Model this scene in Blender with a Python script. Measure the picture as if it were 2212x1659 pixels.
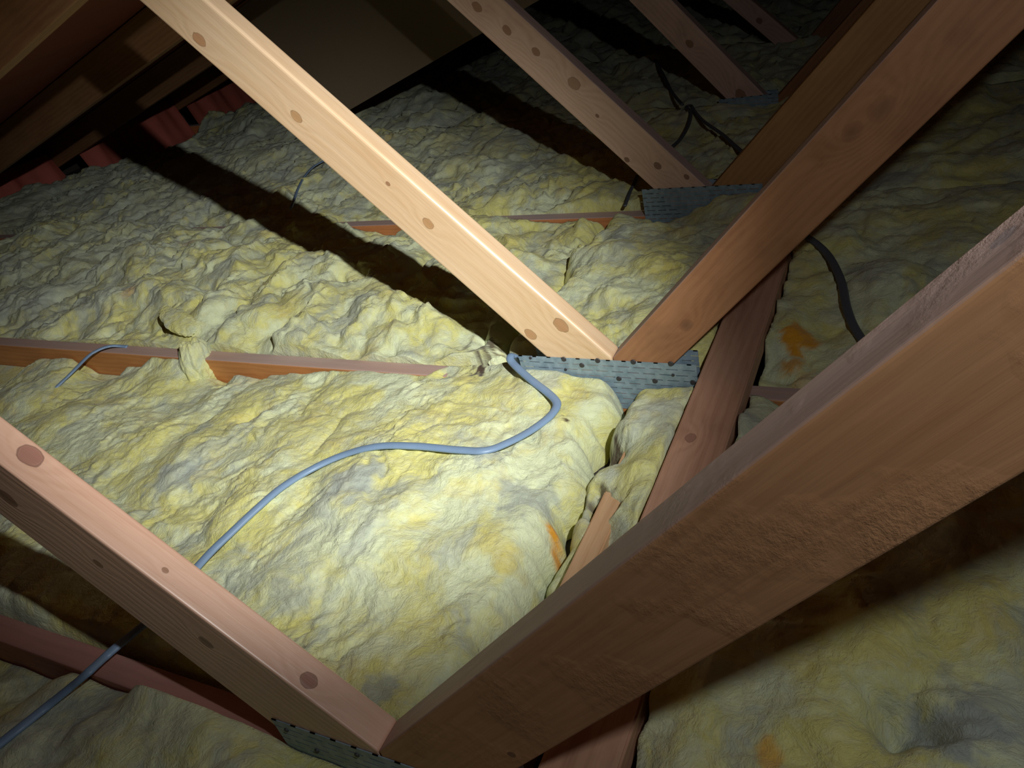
import bpy, bmesh, math, random
import numpy as np
from mathutils import Vector, Matrix

for o in list(bpy.data.objects): bpy.data.objects.remove(o, do_unlink=True)
scene = bpy.context.scene
COL = scene.collection
random.seed(4)

# ------------------------------------------------------------------ camera
Z0 = 1.026                                   # camera height above the ceiling board the joists sit on
R = np.array([[0.88917891, 0.4052182, -0.21250666],     # rows: image right, image down, forward (world axes)
              [0.06503546, -0.571646, -0.81791884],
              [-0.45291418, 0.71345572, -0.53464912]])
F = 1670.05
cam_d = bpy.data.cameras.new('camera'); cam = bpy.data.objects.new('camera', cam_d); COL.objects.link(cam)
cam_d.sensor_width = 36; cam_d.lens = F/2212*36; cam_d.clip_start = 0.01
m = Matrix(((R[0][0], -R[1][0], -R[2][0], 0), (R[0][1], -R[1][1], -R[2][1], 0), (R[0][2], -R[1][2], -R[2][2], Z0), (0, 0, 0, 1)))
cam.matrix_world = m
scene.camera = cam
scene.view_settings.view_transform = 'Standard'; scene.view_settings.look = 'None'
scene.view_settings.exposure = 0.0; scene.view_settings.gamma = 1.0
scene.cycles.max_bounces = 5; scene.cycles.diffuse_bounces = 4; scene.cycles.glossy_bounces = 2

w = bpy.data.worlds.new('world'); scene.world = w; w.use_nodes = True
w.node_tree.nodes['Background'].inputs[0].default_value = (0.55, 0.6, 0.65, 1)
w.node_tree.nodes['Background'].inputs[1].default_value = 0.0

# ------------------------------------------------------------------ lights: one hand torch held up to the right of the photographer
TORCH = Vector((0.353, 0.125, Z0+0.376))
def spot(name, aim, energy, size, blend, col, rad):
    l = bpy.data.lights.new(name, 'SPOT'); o = bpy.data.objects.new(name, l); COL.objects.link(o)
    l.energy = energy; l.spot_size = math.radians(size); l.spot_blend = blend; l.color = col; l.shadow_soft_size = rad
    o.location = TORCH; o.rotation_euler = (Vector(aim)-TORCH).to_track_quat('-Z', 'Y').to_euler()
    return o
spot('torch_beam', (-1.42, 1.38, Z0-0.9), 235, 50, 1.0, (0.98, 1.0, 0.97), 0.014)
spot('torch_spill', (-0.95, 1.05, Z0-0.9), 16, 150, 1.0, (0.95, 0.98, 1.0), 0.014)

# ------------------------------------------------------------------ geometry of the view: photo points taken onto planes of the place
def ray(p): return R.T @ np.array([p[0]-1106.0, p[1]-829.5, F])
def onY(p, y): r = ray(p); return r*(y/r[1])
def onZ(p, z): r = ray(p); return r*(z/r[2])
def V3(a): return Vector((a[0], a[1], a[2]+Z0))
S = 0.9
YF = [S*(0.398+n) for n in range(8)]         # front faces of the trusses, 900 mm apart
T = 0.0464                                   # timber thickness

# ------------------------------------------------------------------ bookkeeping
def tag(o, label, cat, group=None, kind=None):
    o['label'] = label; o['category'] = cat
    if group: o['group'] = group
    if kind: o['kind'] = kind
    return o
def empty(name, loc, label, cat, group=None):
    o = bpy.data.objects.new(name, None); COL.objects.link(o); o.location = loc; o.empty_display_size = 0.05
    return tag(o, label, cat, group)
def link(name, me, mat=None, parent=None):
    o = bpy.data.objects.new(name, me); COL.objects.link(o)
    if mat: me.materials.append(mat)
    if parent: o.parent = parent
    return o
def structure(o): o['kind'] = 'structure'; return o

# ------------------------------------------------------------------ materials
def nodes(name):
    mt = bpy.data.materials.new(name); mt.use_nodes = True
    nt = mt.node_tree; b = nt.nodes['Principled BSDF']
    return mt, nt, b
def N(nt, t, **k):
    n = nt.nodes.new(t)
    for a, v in k.items():
        if a.startswith('i_'):
            key = a[2:]; key = int(key) if key.isdigit() else key
            n.inputs[key].default_value = v
        else: setattr(n, a, v)
    return n
def L(nt, a, b): nt.links.new(a, b)
def math_n(nt, op, a, b=None, clamp=False):
    n = nt.nodes.new('ShaderNodeMath'); n.operation = op; n.use_clamp = clamp
    for i, v in enumerate((a, b)):
        if v is None: continue
        if hasattr(v, 'links'): nt.links.new(v, n.inputs[i])
        else: n.inputs[i].default_value = v
    return n.outputs[0]
def mix_c(nt, fac, a, b, blend='MIX'):
    n = nt.nodes.new('ShaderNodeMix'); n.data_type = 'RGBA'; n.blend_type = blend
    for s, v in ((0, fac), (6, a), (7, b)):
        if hasattr(v, 'links'): nt.links.new(v, n.inputs[s])
        elif s == 0: n.inputs[0].default_value = v
        else: n.inputs[s].default_value = (*v, 1)
    return n.outputs[2]
def ramp(nt, fac, stops):
    n = nt.nodes.new('ShaderNodeValToRGB'); cr = n.color_ramp
    while len(cr.elements) < len(stops): cr.elements.new(0.5)
    for e, (p, c) in zip(cr.elements, stops): e.position = p; e.color = (*c, 1) if len(c) == 3 else c
    nt.links.new(fac, n.inputs[0]); return n.outputs[0]

def wood(name, light, dark, knots=(), stain=0.0, rough=0.5, rough_saw=0.0, seed=0.0, coat=0.0, ringscale=1.0, wave=0.17, soft=False, dusty=0.0):
    """pine with the grain along local X; knots = [(x, y, z, radius, colour)] in local metres"""
    mt, nt, b = nodes(name)
    tc = N(nt, 'ShaderNodeTexCoord'); obj = tc.outputs['Object']
    off = N(nt, 'ShaderNodeVectorMath', operation='ADD'); L(nt, obj, off.inputs[0]); off.inputs[1].default_value = (seed*3.1, seed*1.7, seed*2.3)
    # knots push the grain lines aside
    bend = None; masks = []
    for (x, y, z, r, col) in knots:
        d = N(nt, 'ShaderNodeVectorMath', operation='SUBTRACT'); L(nt, obj, d.inputs[0]); d.inputs[1].default_value = (x, y, z)
        wz = N(nt, 'ShaderNodeTexNoise', i_Scale=60.0, i_Detail=2.0); L(nt, obj, wz.inputs['Vector'])
        s = N(nt, 'ShaderNodeVectorMath', operation='MULTIPLY'); L(nt, d.outputs[0], s.inputs[0]); s.inputs[1].default_value = (0.8/r, 1.1/r, 1.1/r)
        ln = N(nt, 'ShaderNodeVectorMath', operation='LENGTH'); L(nt, s.outputs[0], ln.inputs[0])
        dist = math_n(nt, 'ADD', ln.outputs['Value'], math_n(nt, 'MULTIPLY', math_n(nt, 'SUBTRACT', wz.outputs['Fac'], 0.5), 0.5))
        masks.append((dist, col))
        s2 = N(nt, 'ShaderNodeVectorMath', operation='MULTIPLY'); L(nt, d.outputs[0], s2.inputs[0]); s2.inputs[1].default_value = (0.28/r, 0.5/r, 0.5/r)
        l2 = N(nt, 'ShaderNodeVectorMath', operation='LENGTH'); L(nt, s2.outputs[0], l2.inputs[0])
        g = math_n(nt, 'MULTIPLY', math_n(nt, 'POWER', 2.718, math_n(nt, 'MULTIPLY', math_n(nt, 'POWER', l2.outputs['Value'], 2.0), -1.0)), r*1.6)
        bend = g if bend is None else math_n(nt, 'ADD', bend, g)
    comb = N(nt, 'ShaderNodeVectorMath', operation='MULTIPLY'); L(nt, off.outputs[0], comb.inputs[0]); comb.inputs[1].default_value = (0.22, 1, 1)
    src = comb.outputs[0]
    if bend is not None:
        cx = N(nt, 'ShaderNodeCombineXYZ'); L(nt, bend, cx.inputs[1]); L(nt, bend, cx.inputs[2])
        ad = N(nt, 'ShaderNodeVectorMath', operation='ADD'); L(nt, src, ad.inputs[0]); L(nt, cx.outputs[0], ad.inputs[1]); src = ad.outputs[0]
    wv = N(nt, 'ShaderNodeTexWave', wave_type='RINGS', rings_direction='X', i_Scale=24.0*ringscale, i_Distortion=5.0, i_Detail=3.0)
    wv.inputs['Detail Scale'].default_value = 1.6; wv.inputs['Detail Roughness'].default_value = 0.6
    L(nt, src, wv.inputs['Vector'])
    st = N(nt, 'ShaderNodeVectorMath', operation='MULTIPLY'); L(nt, off.outputs[0], st.inputs[0]); st.inputs[1].default_value = (6, 260, 260)
    fine = N(nt, 'ShaderNodeTexNoise', i_Scale=1.0, i_Detail=4.0, i_Roughness=0.65); L(nt, st.outputs[0], fine.inputs['Vector'])
    st2 = N(nt, 'ShaderNodeVectorMath', operation='MULTIPLY'); L(nt, off.outputs[0], st2.inputs[0]); st2.inputs[1].default_value = (3, 22, 22)
    broad = N(nt, 'ShaderNodeTexNoise', i_Scale=1.0, i_Detail=3.0); L(nt, st2.outputs[0], broad.inputs['Vector'])
    g1 = math_n(nt, 'ADD', math_n(nt, 'MULTIPLY', wv.outputs['Fac'], wave), math_n(nt, 'MULTIPLY', fine.outputs['Fac'], 0.50))
    g2 = math_n(nt, 'ADD', g1, math_n(nt, 'MULTIPLY', broad.outputs['Fac'], 0.55))
    mid = tuple(0.62*a+0.38*c for a, c in zip(light, dark))
    colr = ramp(nt, g2, [(0.36, light), (0.62, mid), (0.92, dark)])
    if stain:
        pn = N(nt, 'ShaderNodeTexNoise', i_Scale=7.0, i_Detail=4.0, i_Roughness=0.6); L(nt, off.outputs[0], pn.inputs['Vector'])
        pf = ramp(nt, pn.outputs['Fac'], [(0.5, (0, 0, 0)), (0.72, (1, 1, 1))])
        colr = mix_c(nt, math_n(nt, 'MULTIPLY', pf, stain), colr, tuple(c*0.32 for c in dark))
    for dist, col in masks:
        halo = ramp(nt, dist, [(0.85, (1, 1, 1)), (1.9, (0, 0, 0))])
        colr = mix_c(nt, math_n(nt, 'MULTIPLY', halo, 0.25 if soft else 0.55), colr, tuple(0.55*a+0.45*c for a, c in zip(col, dark)))
        core = ramp(nt, dist, [(0.0 if soft else 0.72, (0.55, 0.55, 0.55) if soft else (0.7, 0.7, 0.7)), (1.9 if soft else 1.0, (0, 0, 0))])
        rim = ramp(nt, dist, [(0.78, (0, 0, 0)), (0.90, (1, 1, 1)), (1.06, (0, 0, 0))])
        colr = mix_c(nt, core, colr, col)
        colr = mix_c(nt, math_n(nt, 'MULTIPLY', rim, 0.0 if soft else 0.6), colr, tuple(c*0.4 for c in col))
    if dusty:
        gn = N(nt, 'ShaderNodeNewGeometry'); sx = N(nt, 'ShaderNodeSeparateXYZ'); L(nt, gn.outputs['True Normal'], sx.inputs[0])
        upf = math_n(nt, 'MULTIPLY', ramp(nt, sx.outputs[2], [(0.35, (0, 0, 0)), (0.55, (1, 1, 1))]), dusty)
        colr = mix_c(nt, math_n(nt, 'MULTIPLY', upf, math_n(nt, 'ADD', math_n(nt, 'MULTIPLY', broad.outputs['Fac'], 0.5), 0.6), True), colr, (0.50, 0.41, 0.405))
    L(nt, colr, b.inputs['Base Color'])
    rr = math_n(nt, 'ADD', math_n(nt, 'MULTIPLY', fine.outputs['Fac'], 0.25), rough-0.12)
    L(nt, rr, b.inputs['Roughness'])
    b.inputs['Coat Weight'].default_value = coat; b.inputs['Coat Roughness'].default_value = 0.33
    hgt = math_n(nt, 'ADD', math_n(nt, 'MULTIPLY', fine.outputs['Fac'], 0.5), math_n(nt, 'MULTIPLY', wv.outputs['Fac'], 0.25))
    if rough_saw:
        rn = N(nt, 'ShaderNodeTexNoise', i_Scale=130.0, i_Detail=5.0, i_Roughness=0.7); L(nt, off.outputs[0], rn.inputs['Vector'])
        rb = N(nt, 'ShaderNodeTexNoise', i_Scale=14.0, i_Detail=3.0); L(nt, off.outputs[0], rb.inputs['Vector'])
        patch = ramp(nt, rb.outputs['Fac'], [(0.46, (0, 0, 0)), (0.68, (1, 1, 1))])
        hgt = math_n(nt, 'ADD', hgt, math_n(nt, 'MULTIPLY', math_n(nt, 'MULTIPLY', rn.outputs['Fac'], patch), 3.0*rough_saw))
    bp = N(nt, 'ShaderNodeBump', i_Strength=0.35, i_Distance=0.0022); L(nt, hgt, bp.inputs['Height']); L(nt, bp.outputs[0], b.inputs['Normal'])
    return mt

def wool():
    mt, nt, b = nodes('glass_wool')
    geo = N(nt, 'ShaderNodeNewGeometry'); pos = geo.outputs['Position']
    warp = N(nt, 'ShaderNodeTexNoise', i_Scale=9.0, i_Detail=3.0); L(nt, pos, warp.inputs['Vector'])
    sub = N(nt, 'ShaderNodeVectorMath', operation='SUBTRACT'); L(nt, warp.outputs['Color'], sub.inputs[0]); sub.inputs[1].default_value = (.5, .5, .5)
    sc = N(nt, 'ShaderNodeVectorMath', operation='SCALE'); L(nt, sub.outputs[0], sc.inputs[0]); sc.inputs['Scale'].default_value = 0.12
    wp = N(nt, 'ShaderNodeVectorMath', operation='ADD'); L(nt, pos, wp.inputs[0]); L(nt, sc.outputs[0], wp.inputs[1])
    def noise(scale, detail, off, rough=0.55, vec=(1, 1, 1)):
        a = N(nt, 'ShaderNodeVectorMath', operation='MULTIPLY'); L(nt, wp.outputs[0], a.inputs[0]); a.inputs[1].default_value = vec
        c = N(nt, 'ShaderNodeVectorMath', operation='ADD'); L(nt, a.outputs[0], c.inputs[0]); c.inputs[1].default_value = (off, off*.7, off*.3)
        n = N(nt, 'ShaderNodeTexNoise', i_Scale=scale, i_Detail=detail, i_Roughness=rough); L(nt, c.outputs[0], n.inputs['Vector']); return n.outputs['Fac']
    yel = (0.69, 0.655, 0.225); pale = (0.70, 0.745, 0.475); grey = (0.43, 0.47, 0.40); deep = (0.66, 0.55, 0.15)
    c = mix_c(nt, ramp(nt, noise(6, 6, 1.0, 0.6), [(0.44, (0, 0, 0)), (0.58, (1, 1, 1))]), yel, pale)
    c = mix_c(nt, math_n(nt, 'MULTIPLY', ramp(nt, noise(8, 7, 4.0, 0.62, (1, .6, 1)), [(0.50, (0, 0, 0)), (0.60, (1, 1, 1))]), 0.7), c, grey)
    c = mix_c(nt, math_n(nt, 'MULTIPLY', ramp(nt, noise(10, 4, 9.0), [(0.55, (0, 0, 0)), (0.72, (1, 1, 1))]), 0.7), c, deep)
    c = mix_c(nt, math_n(nt, 'MULTIPLY', ramp(nt, noise(60, 4, 12.0, 0.7), [(0.45, (0, 0, 0)), (0.75, (1, 1, 1))]), 0.35), c, (0.80, 0.82, 0.62))
    at = N(nt, 'ShaderNodeAttribute', attribute_name='stain'); sp = N(nt, 'ShaderNodeSeparateColor'); L(nt, at.outputs['Color'], sp.inputs[0])
    c = mix_c(nt, sp.outputs[0], c, (0.80, 0.36, 0.02))
    c = mix_c(nt, sp.outputs[1], c, (0.075, 0.045, 0.028))  # dark brown: dirt and debris, also the shade painted into holes
    c = mix_c(nt, sp.outputs[2], c, (0.37, 0.41, 0.37))  # grey: dust patches, and broad areas that paint in the dimness of far wool
    L(nt, c, b.inputs['Base Color']); b.inputs['Roughness'].default_value = 0.85
    b.inputs['Specular IOR Level'].default_value = 0.15
    b.inputs['Sheen Weight'].default_value = 0.15; b.inputs['Sheen Roughness'].default_value = 0.5
    b.inputs['Subsurface Weight'].default_value = 0.0; b.inputs['Subsurface Radius'].default_value = (0.012, 0.010, 0.003); b.inputs['Subsurface Scale'].default_value = 1.0
    f1 = noise(170, 4, 2.0, 0.7); f2 = noise(420, 3, 6.0, 0.7, (1, .55, 1)); f3 = noise(55, 4, 3.0, 0.6)
    h = math_n(nt, 'ADD', math_n(nt, 'MULTIPLY', f1, 0.6), math_n(nt, 'ADD', math_n(nt, 'MULTIPLY', f2, 0.3), math_n(nt, 'MULTIPLY', f3, 1.2)))
    bp = N(nt, 'ShaderNodeBump', i_Strength=0.85, i_Distance=0.005); L(nt, h, bp.inputs['Height']); L(nt, bp.outputs[0], b.inputs['Normal'])
    return mt
WOOL = wool()

def plain(name, col, rough=0.6, metal=0.0, noise=0.0, nscale=20.0, bump=0.0):
    mt, nt, b = nodes(name); b.inputs['Roughness'].default_value = rough; b.inputs['Metallic'].default_value = metal
    tc = N(nt, 'ShaderNodeTexCoord'); n = N(nt, 'ShaderNodeTexNoise', i_Scale=nscale, i_Detail=5.0, i_Roughness=0.6); L(nt, tc.outputs['Object'], n.inputs['Vector'])
    c = mix_c(nt, math_n(nt, 'MULTIPLY', n.outputs['Fac'], noise), col, tuple(v*0.35 for v in col)); L(nt, c, b.inputs['Base Color'])
    if bump:
        bp = N(nt, 'ShaderNodeBump', i_Strength=0.5, i_Distance=bump); L(nt, n.outputs['Fac'], bp.inputs['Height']); L(nt, bp.outputs[0], b.inputs['Normal'])
    return mt
def steel():
    mt, nt, b = nodes('galvanised_plate'); b.inputs['Metallic'].default_value = 0.25
    tc = N(nt, 'ShaderNodeTexCoord'); n = N(nt, 'ShaderNodeTexNoise', i_Scale=60.0, i_Detail=4.0); L(nt, tc.outputs['Object'], n.inputs['Vector'])
    c = ramp(nt, n.outputs['Fac'], [(0.35, (0.22, 0.31, 0.38)), (0.7, (0.36, 0.46, 0.54))]); L(nt, c, b.inputs['Base Color'])
    b.inputs['Roughness'].default_value = 0.42
    return mt
STEEL = steel()
SLOT = plain('plate_slot', (0.02, 0.024, 0.03), 0.8)
NAIL = plain('nail_head', (0.06, 0.055, 0.06), 0.6, 0.3)
CABLE = plain('grey_sheath', (0.215, 0.315, 0.47), 0.42, 0.0, 0.25, 40.0)
DCABLE = plain('dark_sheath', (0.10, 0.11, 0.13), 0.5, 0.0, 0.3, 40.0)
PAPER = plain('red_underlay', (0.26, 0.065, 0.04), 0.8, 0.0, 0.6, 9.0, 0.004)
LIT_PAPER = plain('lit_red_paper', (0.93, 0.26, 0.19), 0.8, 0.0, 0.3, 14.0, 0.003)  # same red underlay, with the torchlight on it put into a brighter colour
BOARD = plain('brown_hardboard', (0.24, 0.175, 0.11), 0.75, 0.0, 0.35, 3.0, 0.0005)
GIB = plain('plasterboard', (0.06, 0.05, 0.045), 0.9, 0.0, 0.5, 8.0)
DARKW = plain('dark_gable', (0.05, 0.04, 0.035), 0.9)

# ------------------------------------------------------------------ timber prisms
def clip(poly, a, b, c):                      # keep a*x + b*z <= c
    out = []
    for i, p in enumerate(poly):
        q = poly[(i+1) % len(poly)]
        dp = a*p[0]+b*p[1]-c; dq = a*q[0]+b*q[1]-c
        if dp <= 0: out.append(p)
        if dp*dq < 0:
            t = dp/(dp-dq); out.append((p[0]+t*(q[0]-p[0]), p[1]+t*(q[1]-p[1])))
    return out
def prism(name, poly, y0, y1, ang, mat_fn, parent=None, bev=0.004, segs=2, knots=(), wob=0.0):
    """poly in (x, z) of the truss plane, extruded from y0 to y1; local X runs along the grain at angle ang (slope in x-z)"""
    c, s = math.cos(ang), math.sin(ang)
    ox = sum(p[0] for p in poly)/len(poly); oz = min(p[1] for p in poly)
    def loc(x, y, z): dx, dz = x-ox, z-oz; return (c*dx+s*dz, y-y0, -s*dx+c*dz)
    bm = bmesh.new()
    a = [bm.verts.new(loc(x, y0, z)) for x, z in poly]; d = [bm.verts.new(loc(x, y1, z)) for x, z in poly]
    bm.faces.new(a); bm.faces.new(d[::-1])
    for i in range(len(poly)): bm.faces.new((a[i], d[i], d[(i+1) % len(poly)], a[(i+1) % len(poly)]))
    bmesh.ops.recalc_face_normals(bm, faces=bm.faces)
    bmesh.ops.bevel(bm, geom=list(bm.edges), offset=bev, segments=segs, affect='EDGES', profile=0.5, clamp_overlap=True)
    me = bpy.data.meshes.new(name); bm.to_mesh(me); bm.free()
    kn = []
    for (w_, r, col) in knots: kn.append((*loc(w_[0], w_[1], w_[2]), r, col))
    o = link(name, me, mat_fn(kn), parent)
    base = parent.location if parent else Vector((0, 0, 0))
    o.location = Vector((ox, y0, oz+Z0)) - base
    o.rotation_euler = (0, -ang, 0)
    return o

KD = (0.20, 0.085, 0.05); KM = (0.30, 0.14, 0.07)
CHT = -0.936                                 # top of the joists
ROOF0, ROOFK = 0.42, 0.27
def topplane(p, m_, b_):                      # where the view line meets the upper edge face z = m x + b
    r = ray(p); t = b_/(r[2]-m_*r[0]); return r*t

spec = {  # L: (top slope, int, bottom slope, int)  R likewise
 0: dict(L=(-1.015, -1.42, -1.07, -1.68), R=(1.136, -0.225, 1.204, -0.37)),
 1: dict(L=(-1.105, -1.459, -1.114, -1.642), R=(1.101, -0.258, 1.071, -0.419)),
 2: dict(L=(-1.107, -1.464, -1.103, -1.634), R=(1.06, -0.285, 1.104, -0.428)),
 3: dict(L=(-1.193, -1.506, -1.193, -1.674), R=(1.03, -0.362, 1.05, -0.50)),
 4: dict(L=(-1.0, -1.425, -1.0, -1.535), R=(1.05, -0.36, 1.06, -0.50)),
}
PINK_L, PINK_D = (0.66, 0.40, 0.265), (0.46, 0.24, 0.14)
woods = {
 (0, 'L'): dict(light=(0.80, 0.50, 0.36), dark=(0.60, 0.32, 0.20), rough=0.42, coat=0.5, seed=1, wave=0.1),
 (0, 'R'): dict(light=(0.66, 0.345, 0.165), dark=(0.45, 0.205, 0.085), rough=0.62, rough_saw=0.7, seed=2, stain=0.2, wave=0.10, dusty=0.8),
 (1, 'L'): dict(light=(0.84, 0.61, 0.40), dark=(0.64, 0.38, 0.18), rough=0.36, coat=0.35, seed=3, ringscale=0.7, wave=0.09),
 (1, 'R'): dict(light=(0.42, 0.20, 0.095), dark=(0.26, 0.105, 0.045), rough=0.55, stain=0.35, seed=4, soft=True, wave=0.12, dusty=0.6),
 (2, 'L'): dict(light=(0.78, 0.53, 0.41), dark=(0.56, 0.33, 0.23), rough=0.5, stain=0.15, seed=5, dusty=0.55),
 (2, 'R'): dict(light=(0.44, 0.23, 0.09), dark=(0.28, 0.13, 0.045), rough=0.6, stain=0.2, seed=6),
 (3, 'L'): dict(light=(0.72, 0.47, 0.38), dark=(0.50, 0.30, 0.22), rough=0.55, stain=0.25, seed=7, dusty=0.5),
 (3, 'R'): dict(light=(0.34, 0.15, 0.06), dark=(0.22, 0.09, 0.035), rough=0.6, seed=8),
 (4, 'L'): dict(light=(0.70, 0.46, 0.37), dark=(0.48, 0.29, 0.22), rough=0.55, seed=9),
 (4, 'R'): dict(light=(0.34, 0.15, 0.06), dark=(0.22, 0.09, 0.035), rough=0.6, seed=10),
}
def kF(n, p, r, col): return (onY(p, YF[n]), r, col)
def kT(n, side, p, r, col):
    m_, b_ = spec[n][side][:2]; return (topplane(p, m_, b_), r, col)
knotmap = {
 (0, 'L'): [kT(0, 'L', (65, 985), 0.014, (0.30, 0.12, 0.09)), kT(0, 'L', (668, 1470), 0.011, (0.28, 0.12, 0.08)), kF(0, (212, 1218), 0.007, KD), kF(0, (445, 1388), 0.010, KD), kF(0, (15, 1075), 0.014, KD), kT(0, 'L', (357, 1232), 0.004, KM)],
 (0, 'R'): [kF(0, (1105, 1630), 0.005, KD), kT(0, 'R', (2168, 512), 0.006, (0.12, 0.06, 0.05))],
 (1, 'L'): [kF(1, (1212, 703), 0.016, (0.42, 0.20, 0.09)), kF(1, (1146, 722), 0.013, (0.44, 0.22, 0.10)), kF(1, (925, 483), 0.012, (0.48, 0.25, 0.11)), kF(1, (640, 252), 0.012, (0.50, 0.27, 0.12)), kF(1, (430, 85), 0.014, (0.46, 0.22, 0.10)), kF(1, (838, 397), 0.005, KM)],
 (1, 'R'): [kF(1, (1482, 703), 0.014, (0.13, 0.06, 0.035)), kF(1, (1840, 285), 0.016, (0.16, 0.075, 0.04)), kF(1, (1905, 235), 0.02, (0.17, 0.085, 0.045))],
 (2, 'L'): [kF(2, (1095, 65), 0.013, KM), kF(2, (1158, 112), 0.012, KM), kF(2, (1240, 180), 0.018, (0.40, 0.22, 0.13)), kF(2, (1290, 250), 0.006, KD), kF(2, (1420, 358), 0.011, KD), kF(2, (1354, 345), 0.008, KD), kF(2, (1483, 382), 0.008, KD), kF(2, (1030, 15), 0.014, KM)],
 (3, 'L'): [kF(3, (1490, 95), 0.014, (0.26, 0.12, 0.05)), kF(3, (1600, 205), 0.02, KM)],
 (4, 'L'): [kF(4, (1640, 45), 0.014, KD)],
 (2, 'R'): [], (3, 'R'): [], (4, 'R'): [],
}
chordw = {0: dict(light=(0.44, 0.16, 0.11), dark=(0.29, 0.09, 0.06), dusty=0.3), 1: dict(light=(0.62, 0.27, 0.09), dark=(0.44, 0.17, 0.05), dusty=0.8), 2: dict(light=(0.58, 0.23, 0.08), dark=(0.4, 0.14, 0.05), dusty=0.9)}
def hx(mbx): return mbx

truss_labels = {
 0: 'nearest roof truss, its thick rough brown web crossing the lower right of the picture',
 1: 'roof truss with the brightest pale web, standing behind the nearest truss',
 2: 'roof truss with pinkish knotty web and dark slotted nail plate, behind the brightly lit truss',
 3: 'dim pinkish roof truss with a small nail plate, second from the far end',
 4: 'farthest visible roof truss, only a short dim pink web showing at the top',
}
def plate(name, y, x0, x1, z0, z1, parent, back=False):
    """galvanised truss plate: sheet with punched slots and bent teeth stubs, all real geometry"""
    th = 0.0014
    yy = (y-th, y) if not back else (y, y+th)
    bm = bmesh.new()
    def box(ax, ay, az, bx, by, bz):
        r = bmesh.ops.create_cube(bm, size=1.0)
        bmesh.ops.scale(bm, vec=(bx-ax, by-ay, bz-az), verts=r['verts']); bmesh.ops.translate(bm, vec=((ax+bx)/2, (ay+by)/2, (az+bz)/2), verts=r['verts'])
    # strips between slot rows, with bridges between slots
    W, H = x1-x0, z1-z0
    rows = max(3, int(H/0.0125)); ph = H/rows; sl = 0.0020
    for r in range(rows):
        za = r*ph; box(0, 0, za, W, th, za+ph-sl)
        x = -0.019*(r % 2)
        while x < W:
            a, b_ = max(0, x), min(W, x+0.009)
            if b_ > a: box(a, 0, za+ph-sl, b_, th, za+ph)
            x += 0.034
    box(0, 0, H-sl, W, th, H)
    me = bpy.data.meshes.new(name); bm.to_mesh(me); bm.free()
    o = link(name, me, STEEL, parent); o.location = Vector((x0, yy[0], z0+Z0))-parent.location
    return o
def disc(name, parent, p, r, mat, th=0.002):
    bm = bmesh.new(); bmesh.ops.create_cone(bm, cap_ends=True, segments=14, radius1=r, radius2=r*0.8, depth=th)
    bmesh.ops.rotate(bm, cent=(0, 0, 0), matrix=Matrix.Rotation(math.radians(90), 3, 'X'), verts=bm.verts)
    me = bpy.data.meshes.new(name); bm.to_mesh(me); bm.free(); o = link(name, me, mat, parent); o.location = p
    return o

plates = {0: (-0.737, -0.371, -0.985, -0.8635), 1: (-0.763, -0.370, -0.985, -0.862), 2: (-0.746, -0.395, -0.985, -0.850), 3: (-0.708, -0.49, -0.97, -0.860)}
for n in range(5):
    y0, y1 = YF[n], YF[n]+T
    t = empty('roof_truss', (-0.55, y0, 0.0), truss_labels[n], 'roof truss', 'roof trusses')
    sp_ = spec[n]
    lt, li, lb, lbi = sp_['L']; rt, ri, rb, rbi = sp_['R']
    xc = (ri-li)/(lt-rt)                      # the two webs meet here
    big = [(-6, -3), (6, -3), (6, 6), (-6, 6)]
    pl = clip(clip(clip(clip(clip(big, -lt, 1, li), lb, -1, -lbi), 1, 0, xc-0.0008), 0, -1, -CHT-0.0005), -ROOFK, 1, ROOF0-0.001)
    pr = clip(clip(clip(clip(clip(big, -rt, 1, ri), rb, -1, -rbi), -1, 0, -xc-0.0008), 0, -1, -CHT-0.0005), -ROOFK, 1, ROOF0-0.001)
    for side, pg, sl in (('L', pl, 0.5*(lt+lb)), ('R', pr, 0.5*(rt+rb))):
        wd = woods[(n, side)]
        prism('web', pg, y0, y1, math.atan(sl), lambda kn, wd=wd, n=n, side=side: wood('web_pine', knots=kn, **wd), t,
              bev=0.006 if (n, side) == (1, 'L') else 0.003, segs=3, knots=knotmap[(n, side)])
    cw = chordw.get(n, chordw[2])
    prism('bottom_chord', [(-5.15, -Z0), (1.9, -Z0), (1.9, CHT), (-5.15, CHT)], y0, y1, 0.0, lambda kn, cw=cw, n=n: wood('chord_pine', knots=kn, rough=0.6, seed=20+n, **cw), t, bev=0.003)
    xe, xr = -4.95, 0.96
    f = lambda x: ROOF0+ROOFK*x
    dz = 0.146
    prism('top_chord', [(xe, f(xe)), (xr, f(xr)), (xr, f(xr)+dz), (xe, f(xe)+dz)], y0, y1, math.atan(ROOFK),
          lambda kn, n=n: wood('rafter_pine', (0.30, 0.155, 0.07), (0.19, 0.085, 0.035), knots=kn, rough=0.6, seed=30+n, stain=0.2), t, bev=0.003)
    if n in plates:
        px0, px1, pz0, pz1 = plates[n]
        fp = plate('nail_plate', y0-0.0004, px0, px1, pz0, pz1, t)
        bpz = pz1 + (0.002 if n else -0.01)
        plate('nail_plate', y1+0.0004, px0+0.02, px1-0.008, pz0, bpz, t, back=True)
        if n == 1:
            for q in [(1146, 773), (1218, 776), (1291, 779), (1368, 782), (1449, 786), (1257, 789), (1222, 798), (1337, 818), (1301, 830), (1415, 823), (1454, 810), (1497, 826)]:
                d = onY(q, y0-0.0018)
                disc('nail_head', fp, Vector((d[0]-px0, -0.0008, d[2]-pz0)), 0.0060 if q[1] not in (773, 810, 798) else 0.0036, NAIL)
        if n == 0:
            for i in range(9): disc('nail_head', fp, Vector((0.02+0.04*i, -0.0008, 0.105-0.03*(i % 3))), 0.004, NAIL)

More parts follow.
